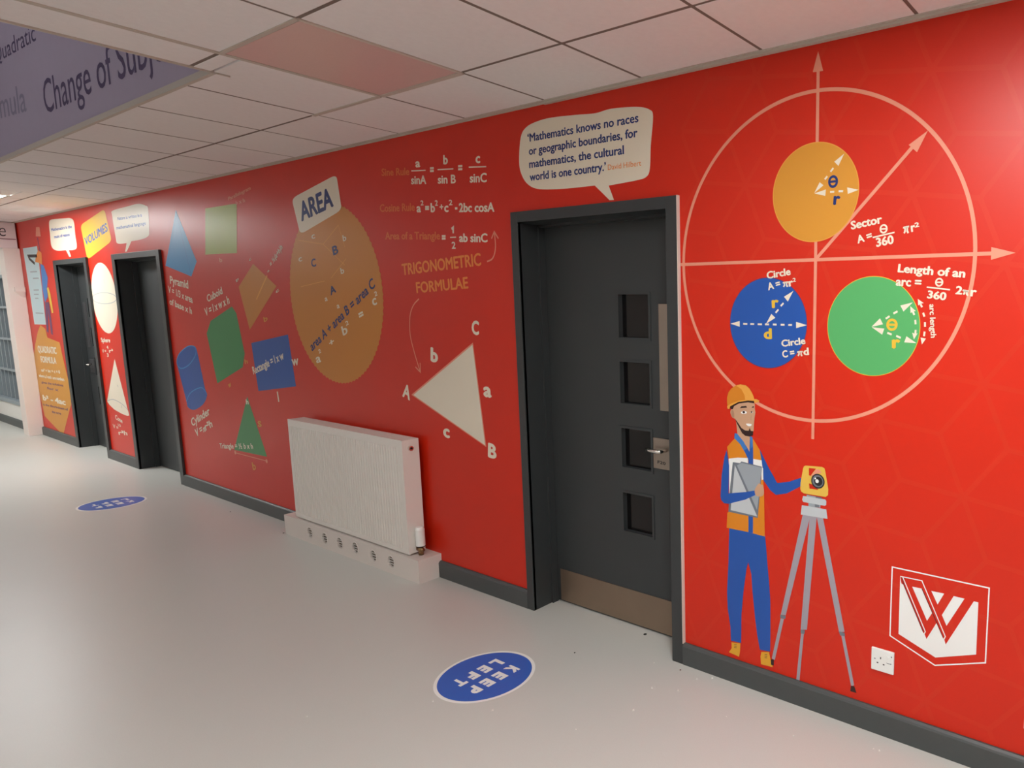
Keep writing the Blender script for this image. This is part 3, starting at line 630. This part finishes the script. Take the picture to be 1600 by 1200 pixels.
Print(layer=2).text('Mathematics is the', *z(135, 357, 410, 312, 135, 318), bold=.03).text('music of reason', *z(175, 452, 382, 420, 175, 412), bold=.03).build('lettering', M['blue'], s1)
s2b = thing('speech_bubble', 'cream speech bubble with two blue lines above the middle door', 'mural text', at((203, 350)))
bubble(s2b, z(1215, 492, 1340, 470, 1435, 430, 1457, 350, 1442, 60, 1400, 8, 1300, -12, 1150, 25, 960, 80, 955, 150, 1000, 430, 1028, 522, 1150, 518), z(1130, 635, 1152, 632))
Print(layer=2).text('Nature is written in a', *z(1030, 208, 1355, 158, 1025, 168), bold=.03).text('mathematical language', *z(1015, 333, 1410, 268, 1010, 292), bold=.03).build('lettering', M['blue'], s2b)

# ================================================================== MURAL: trigonometry
z = Z(580, 220, 4.615)
def eq(p, z, x0, y0, x1, y1, gap): p.stroke(z(x0, y0, x1, y1), .011); p.stroke(z(x0, y0+gap, x1, y1+gap), .011)
t = thing('sine_rule', 'sine rule formula in orange and cream print, top line of the trigonometry text', 'mural text', at((680, 268)))
Print(layer=1).text('Sine Rule', *z(77, 252, 275, 246, 77, 202), bold=.03).build('lettering', M['orange_dim'], t)
p = Print(layer=1).text('a', *z(322, 190, 352, 188, 322, 132), bold=.04).stroke(z(290, 217, 393, 213), .006).text('sinA', *z(290, 312, 397, 310, 290, 254), bold=.03)
eq(p, z, 425, 199, 452, 197, 20); p.text('b', *z(523, 168, 552, 166, 523, 105), bold=.04).stroke(z(480, 208, 593, 202), .006).text('sin B', *z(483, 308, 610, 305, 483, 250), bold=.03)
eq(p, z, 628, 184, 658, 182, 22); p.text('c', *z(756, 160, 785, 158, 756, 92), bold=.04).stroke(z(705, 190, 830, 186), .006).text('sinC', *z(713, 300, 833, 297, 713, 238), bold=.03); p.build('lettering', M['cream'], t)
t = thing('cosine_rule', 'cosine rule formula in orange and cream print, second line of the trigonometry text', 'mural text', at((680, 325)))
Print(layer=1).text('Cosine Rule', *z(65, 512, 315, 504, 65, 460), bold=.03).build('lettering', M['orange_dim'], t)
p = Print(layer=1).text('a', *z(330, 514, 358, 514, 330, 454), bold=.04).text('2', *z(358, 466, 378, 464, 358, 432), bold=.03)
eq(p, z, 390, 477, 418, 476, 16); p.text('b', *z(432, 514, 460, 513, 432, 452), bold=.04).text('2', *z(462, 468, 481, 467, 462, 430), bold=.03).text('+', *z(497, 502, 521, 500, 497, 455), bold=.04)
p.text('c', *z(530, 512, 557, 511, 530, 450), bold=.04).text('2', *z(562, 464, 586, 463, 562, 427), bold=.03).stroke(z(605, 488, 622, 487), .012).text('2bc cosA', *z(635, 513, 888, 510, 635, 452), bold=.035); p.build('lettering', M['cream'], t)
t = thing('triangle_area_formula', 'area of a triangle formula in orange and cream print, third line of the trigonometry text', 'mural text', at((680, 370)))
Print(layer=1).text('Area of a Triangle', *z(103, 710, 497, 710, 103, 660), bold=.03).build('lettering', M['orange_dim'], t)
p = Print(layer=1); eq(p, z, 510, 688, 537, 687, 18); p.mstroke([p.conv(q) for q in z(580, 636, 592, 625, 592, 667)], .013, name='lettering').stroke(z(570, 697, 612, 695), .006).text('2', *z(583, 777, 609, 777, 583, 730), bold=.03).text('ab sinC', *z(637, 728, 838, 730, 637, 670), bold=.035); p.build('lettering', M['cream'], t)
t = thing('trigonometry_heading', 'orange two-line heading reading trigonometric formulae', 'mural text', at((690, 425)))
Print(layer=1).text('TRIGONOMETRIC', *z(228, 968, 793, 897, 222, 890), bold=.03).text('FORMULAE', *z(330, 1097, 700, 1062, 328, 1022), bold=.03).build('lettering', M['orange_print'], t)
t = thing('curved_arrow', 'thin peach curved arrow pointing up beside the triangle formula', 'mural arrow', at((770, 390)))
Print(layer=1).stroke(z(836, 870, 868, 856, 888, 822, 897, 762, 893, 700, 889, 660), .008, 4).stroke(z(868, 706, 888, 655, 918, 705), .008).build('arrow', M['peach'], t)
z = Z(580, 460, 4.286)
t = thing('curved_arrow', 'thin peach curved arrow pointing down to the cream triangle', 'mural arrow', at((645, 520)))
Print(layer=1).stroke(z(320, 30, 282, 75, 260, 150, 262, 270, 290, 390, 328, 515), .008, 4).stroke(z(297, 486, 330, 521, 328, 458), .008).build('arrow', M['peach'], t)
t = thing('lettered_triangle', 'large cream triangle with lettered corners and sides left of the nearest door', 'mural shape', at((710, 620)))
Print(layer=1).poly(z(682, 322, 772, 1023, 270, 672)).build('outline', M['peach'], t)
Print(layer=2).poly(z(679, 338, 764, 1010, 284, 673)).build('triangle', M['cream'], t)
p = Print(layer=1).text('C', *z(676, 262, 720, 270, 685, 178), bold=.05).text('b', *z(402, 445, 444, 455, 415, 360), bold=.05).text('a', *z(757, 680, 803, 688, 760, 590), bold=.05).text('A', *z(211, 680, 258, 708, 225, 600), bold=.04).text('c', *z(487, 950, 524, 960, 490, 872), bold=.05).text('B', *z(786, 1085, 836, 1102, 797, 1000), bold=.05)
p.build('lettering', M['cream'], t)

# ================================================================== MURAL: area disc and sign
z = Z(440, 340, 4.444)
L_, R_, B_ = Wp(z(55, 470)[0]), Wp(z(712, 600)[0]), Wp(z(430, 1156)[0]); ar = (R_.x-L_.x)/2; ac = (L_.x+ar, B_.y+ar)
ad = thing('area_disc', 'big amber scalloped disc with blue and cream lettering about square areas', 'mural shape', (ac[0], -.001, ac[1]))
n = 720; Print(layer=1).loops([[(ac[0]+(ar-.008*abs(math.sin(45*2*math.pi*k/n)))*math.cos(2*math.pi*k/n), ac[1]+(ar-.008*abs(math.sin(45*2*math.pi*k/n)))*math.sin(2*math.pi*k/n)) for k in range(n)]]).build('disc', M['amber_dark'], ad)
p = Print(layer=3).text('area A + area B = area C', *z(213, 928, 652, 478, 205, 862), bold=.025).text('B', *z(362, 262, 396, 245, 362, 200), bold=.03).text('C', *z(212, 345, 242, 335, 214, 290), bold=.03).text('A', *z(344, 540, 380, 515, 344, 480), bold=.03); p.build('lettering', M['navy'], ad)
p = Print(layer=3).text('a', *z(245, 1010, 275, 1000, 245, 950), bold=.03).text('2', *z(262, 945, 276, 935, 262, 915)).text('+', *z(338, 895, 368, 875, 338, 850)).text('b', *z(430, 820, 462, 800, 428, 752), bold=.03).text('2', *z(450, 752, 468, 740, 450, 720)).stroke(z(535, 672, 565, 655), .012).stroke(z(540, 690, 570, 672), .012)
p.text('c', *z(637, 612, 664, 600, 637, 540), bold=.03).text('2', *z(650, 548, 668, 538, 650, 515))
for s_, x, y in (('c', 212, 150), ('c', 122, 308), ('b', 430, 165), ('b', 415, 392)): p.text(s_, *z(x, y, x+22, y-8, x, y-42))
p.text('a', *z(305, 582, 322, 575, 305, 545)).text('a', *z(388, 632, 405, 625, 388, 595)); p.build('lettering', M['cream'], ad)
p = Print(layer=2)
for a_ in ((120, 158, 290, 185), (290, 185, 395, 52), (395, 52, 440, 205), (290, 185, 440, 330), (450, 285, 345, 420), (135, 480, 300, 440)): p.stroke(z(*a_), .004)
p.build('line', M['hat_light'], ad)
def rounded(px, r=.22):
    out = []; n = len(px)
    for i in range(n):
        a, b, c = Vector(px[i-1]), Vector(px[i]), Vector(px[(i+1) % n])
        for t in (0, .25, .5, .75, 1):
            p0 = b+(a-b)*r; p1 = b+(c-b)*r; out.append(tuple((1-t)**2*p0+2*t*(1-t)*b+t*t*p1))
    return out
z = Z(440, 260, 10)
t = thing('area_sign', 'tilted cream sign with rounded corners reading area, overlapping the amber disc', 'mural text', at((497, 318)))
Print(layer=4).poly(rounded(z(160, 500, 860, 125, 945, 680, 295, 1065), .13)).build('sign', M['cream'], t)
Print(layer=5).text('AREA', *z(320, 850, 812, 615, 322, 555), bold=.04).build('lettering', M['navy'], t)
z = Z(65, 320, 8.65)
t = thing('volumes_sign', 'tilted yellow sign with rounded corners reading volumes between the far doors', 'mural text', at((152, 366)))
Print(layer=1).poly(rounded(z(525, 275, 850, 55, 950, 490, 620, 745), .13)).build('sign', M['amber_text'], t)
Print(layer=2).text('VOLUMES', *z(598, 552, 895, 352, 580, 450), bold=.03).build('lettering', M['blue'], t)

# ================================================================== MURAL: shapes
zA = Z(230, 270, 4.8); zB = Z(250, 480, 4.2875)
def shape(name, label, m, px, smooth=0, at_=None):
    c = (sum(p[0] for p in px)/len(px), sum(p[1] for p in px)/len(px)); t = thing(name, label, 'mural shape', at(c))
    Print(layer=1).poly(px, smooth).build('fill', M[m], t); return t
def letters(t, m, *items, l=3, bold=.03):
    p = Print(layer=l)
    for z, s_, c in items: p.text(s_, *z(*c), bold=bold)
    return p.build('lettering', M[m], t)
t = shape('pyramid_print', 'blue pyramid print right of the middle door with a cream formula below', 'blue_faded', zA(215, 278, 138, 697, 332, 778, 372, 665))
Print(layer=2).stroke(zA(215, 285, 332, 772), .006).build('edge', M['blue_light'], t)
letters(t, 'cream', (zA, 'Pyramid', (174, 830, 310, 868, 176, 775)), (zA, 'V = 1/3 x area', (160, 897, 342, 977, 162, 850)), (zA, 'of base x h', (170, 985, 337, 1060, 172, 942)))
t = shape('parallelogram_print', 'lime green parallelogram print nearest the ceiling', 'lime', zA(437, 268, 672, 230, 674, 602, 437, 613))
letters(t, 'peach', (zA, 'Parallelogram', (612, 208, 778, 125, 610, 182)), (zA, 'b x h', (668, 240, 735, 218, 668, 212)), (zA, 'b', (545, 670, 565, 668, 545, 640)))
t = shape('cuboid_print', 'green cuboid print with a cream formula above it', 'green_dark', zB(482, -5, 340, 92, 313, 175, 385, 510, 555, 402, 568, 310, 512, 40))
letters(t, 'cream', (zA, 'Cuboid', (455, 970, 567, 905, 455, 915)), (zA, 'V = l x w x h', (440, 1075, 620, 978, 438, 1015)))
letters(t, 'amber', (zB, 'h', (572, 380, 590, 375, 572, 350)), (zB, 'w', (462, 540, 480, 530, 462, 500)))
t = shape('trapezium_print', 'orange kite-like trapezium print left of the big amber disc', 'amber_dark', zA(795, 683, 686, 855, 770, 1178, 970, 850))
letters(t, 'cream', (zA, '= ½(a+b)h', (930, 708, 1018, 565, 905, 695)), (zA, 'a', (905, 750, 918, 735, 900, 735)), (zA, 'b', (672, 822, 688, 800, 672, 795)), (zA, 'c', (768, 665, 782, 650, 768, 640)), (zA, 'c', (970, 905, 990, 885, 970, 875)))
letters(t, 'amber', (zA, 'b', (880, 1120, 905, 1105, 880, 1080)))
Print(layer=2).stroke(zA(820, 950, 900, 770), .012).build('line', M['hat_light'], t)
t = shape('rectangle_print', 'blue rectangle print above the radiator', 'blue', zB(612, 240, 858, 183, 912, 530, 660, 562))
letters(t, 'cream', (zB, 'Rectangle = l x w', (628, 450, 832, 345, 625, 398)), (zB, 'w', (888, 392, 932, 385, 886, 330)))
Print(layer=2).stroke(zB(787, 565, 797, 634), .018).build('letter_stem', M['cream'], t)
t = shape('triangle_print', 'small green triangle print left of the radiator', 'green_dark', zB(585, 598, 498, 955, 718, 1002))
letters(t, 'cream', (zB, 'Triangle = ½ b x h', (403, 945, 625, 948, 401, 912)), (zB, 'h', (580, 650, 595, 650, 580, 618)))
letters(t, 'amber', (zB, 'b', (625, 1090, 645, 1088, 625, 1040)), (zB, 's', (660, 800, 682, 800, 660, 745)))
Print(layer=2).stroke(zB(505, 975, 715, 1030), .006).disc(Wp(zB(505, 973)[0]), .016, 12).disc(Wp(zB(715, 1031)[0]), .016, 12).build('base_line', M['peach'], t)
t = shape('cylinder_print', 'blue cylinder print beside the middle door frame', 'blue', zB(113, 370, 130, 310, 185, 264, 228, 260, 248, 292, 278, 430, 302, 545, 316, 590, 290, 650, 230, 688, 188, 670, 178, 630, 150, 520, 120, 405), 3)
Print(layer=2).stroke(zB(113, 370, 140, 410, 190, 390, 232, 335, 242, 290, 228, 262, 185, 264, 130, 312), .008, 3, True).stroke(zB(178, 630, 200, 580, 240, 550, 285, 540, 316, 585), .008, 3).build('ellipse_line', M['blue_faded'], t)
letters(t, 'cream', (zB, 'Cylinder', (218, 798, 337, 715, 215, 745)), (zB, 'V =', (245, 868, 288, 838, 240, 815)), (zB, 'r²h', (308, 825, 354, 800, 305, 775)))
Print(layer=3).pi(*zB(291, 838, 306, 828, 290, 812), .012).build('lettering', M['cream'], t)
# sphere and cone between the far doors
z = Z(60, 380, 6.668)
l_, r_, tp, bt = (Wp(q_) for q_ in z(546, 450, 826, 640, 625, 204, 740, 940))
sc_ = ((l_.x+r_.x)/2, (tp.y+bt.y)/2)
t = thing('sphere_print', 'cream sphere print between the middle and the farthest door', 'mural shape', (sc_[0], -.001, sc_[1]))
Print(layer=1).disc(sc_, (r_.x-l_.x)/2, 72, (tp.y-bt.y)/2).build('fill', M['cream'], t)
Print(layer=2).ring(sc_, (r_.x-l_.x)/2-.01, .006, 60, .055).stroke(z(685, 375, 690, 420), .008).build('equator_line', M['grey_mid'], t)
z = Z(130, 380, 3.53)
letters(t, 'cream', (z, 'Sphere', (101, 545, 150, 547, 101, 522)), (z, 'V =', (107, 604, 128, 604, 107, 585)), (z, '4', (131, 582, 140, 583, 131, 565)), (z, 'r³', (146, 604, 166, 605, 146, 583)), (z, '3', (133, 626, 142, 627, 133, 608)))
z = Z(100, 560, 5.4545)
t = thing('cone_print', 'cream cone print low between the middle and the farthest door', 'mural shape', at((184, 610)))
Print(layer=1).poly(z(432, 3, 368, 365, 390, 398, 430, 435, 490, 470, 540, 490, 557, 487)).build('fill', M['cream'], t)
Print(layer=2).stroke(z(370, 362, 420, 350, 490, 385, 545, 440, 556, 485), .006, 3).stroke(z(455, 225, 462, 245), .008).stroke(z(488, 400, 494, 425), .008).build('base_line', M['grey_mid'], t)
letters(t, 'cream', (z, 'Cone', (440, 515, 500, 553, 440, 480)), (z, 'V =', (420, 590, 465, 608, 420, 560)), (z, '1/3', (462, 575, 485, 585, 462, 555)), (z, 'r²h', (470, 650, 542, 655, 470, 615)))

# ================================================================== MURAL: far panel with the quadratic formula
z = Z(40, 500, 6.0)
t = thing('quadratic_sign', 'tall amber pointed panel with cream lettering low on the wall by the far pillar', 'mural text', at((80, 600)))
Print(layer=2).poly(z(140, 48, 185, 82, 205, 165, 320, 210, 345, 330, 400, 560, 418, 640, 428, 790, 352, 1083, 180, 900, 130, 680, 78, 340, 92, 225, 115, 110)).build('panel', M['amber'], t)
letters(t, 'cream', (z, 'QUADRATIC', (120, 300, 293, 318, 115, 243)), (z, 'FORMULA', (148, 395, 290, 410, 143, 340)), (z, 'ax² + bx + c = 0', (150, 482, 325, 502, 148, 455)), (z, 'where a, b and c are numbers', (128, 532, 365, 572, 124, 504)), (z, 'b² - 4ac', (168, 750, 377, 797, 162, 703)), l=3, bold=.05)
letters(t, 'purple_print', (z, 'gives the solutions', (152, 592, 356, 624, 150, 572)), (z, 'for x', (205, 648, 310, 668, 203, 626)), (z, 'is the discriminant of', (168, 800, 400, 850, 166, 780)), (z, 'the curve', (250, 870, 335, 888, 248, 848)), l=3)
z = Z(30, 380, 8.567)
t = thing('presenter_illustration', 'printed figure beside a tall pale blue board left of the farthest door', 'mural figure', at((62, 440)))
Print(layer=1).poly(z(50, 70, 240, 40, 300, 560, 360, 1090, 205, 1085, 140, 640)).build('board', M['pale_blue'], t)
p = Print(layer=2)
for x, y, x2, y2 in ((150, 385, 240, 380), (185, 470, 262, 468), (195, 628, 265, 626), (200, 685, 262, 684), (215, 738, 258, 738), (222, 935, 325, 940)): p.stroke(z(x, y, x2, y2), .014)
p.build('writing_line', M['grey_mid'], t)
Print(layer=3).stroke(z(240, 170, 122, 172, 135, 205, 210, 275), .035).build('pointing_arm', M['black_print'], t)
Print(layer=3).poly(z(255, 90, 300, 130, 310, 290, 270, 265, 215, 250, 225, 170)).build('head', M['orange_print'], t)
Print(layer=3).poly(z(285, 275, 330, 300, 385, 460, 375, 590, 385, 720, 345, 800, 315, 620)).build('jacket', M['blue_light'], t)
Print(layer=3).poly(z(345, 790, 400, 790, 445, 1130, 455, 1230, 430, 1215, 385, 900, 395, 1200, 370, 1180)).build('trousers', M['purple_print'], t)
Print(layer=4).poly(z(370, 600, 395, 590, 420, 680, 462, 930, 440, 935)).build('folder', M['amber_text'], t)
z = Z(0, 300, 8)
Print(layer=3).poly(z(452, 440, 495, 440, 512, 555, 448, 555)).build('raised_hand', M['peach'], t)
Print(layer=3).stroke(z(470, 570, 500, 740), .03).build('raised_arm', M['purple_print'], t)
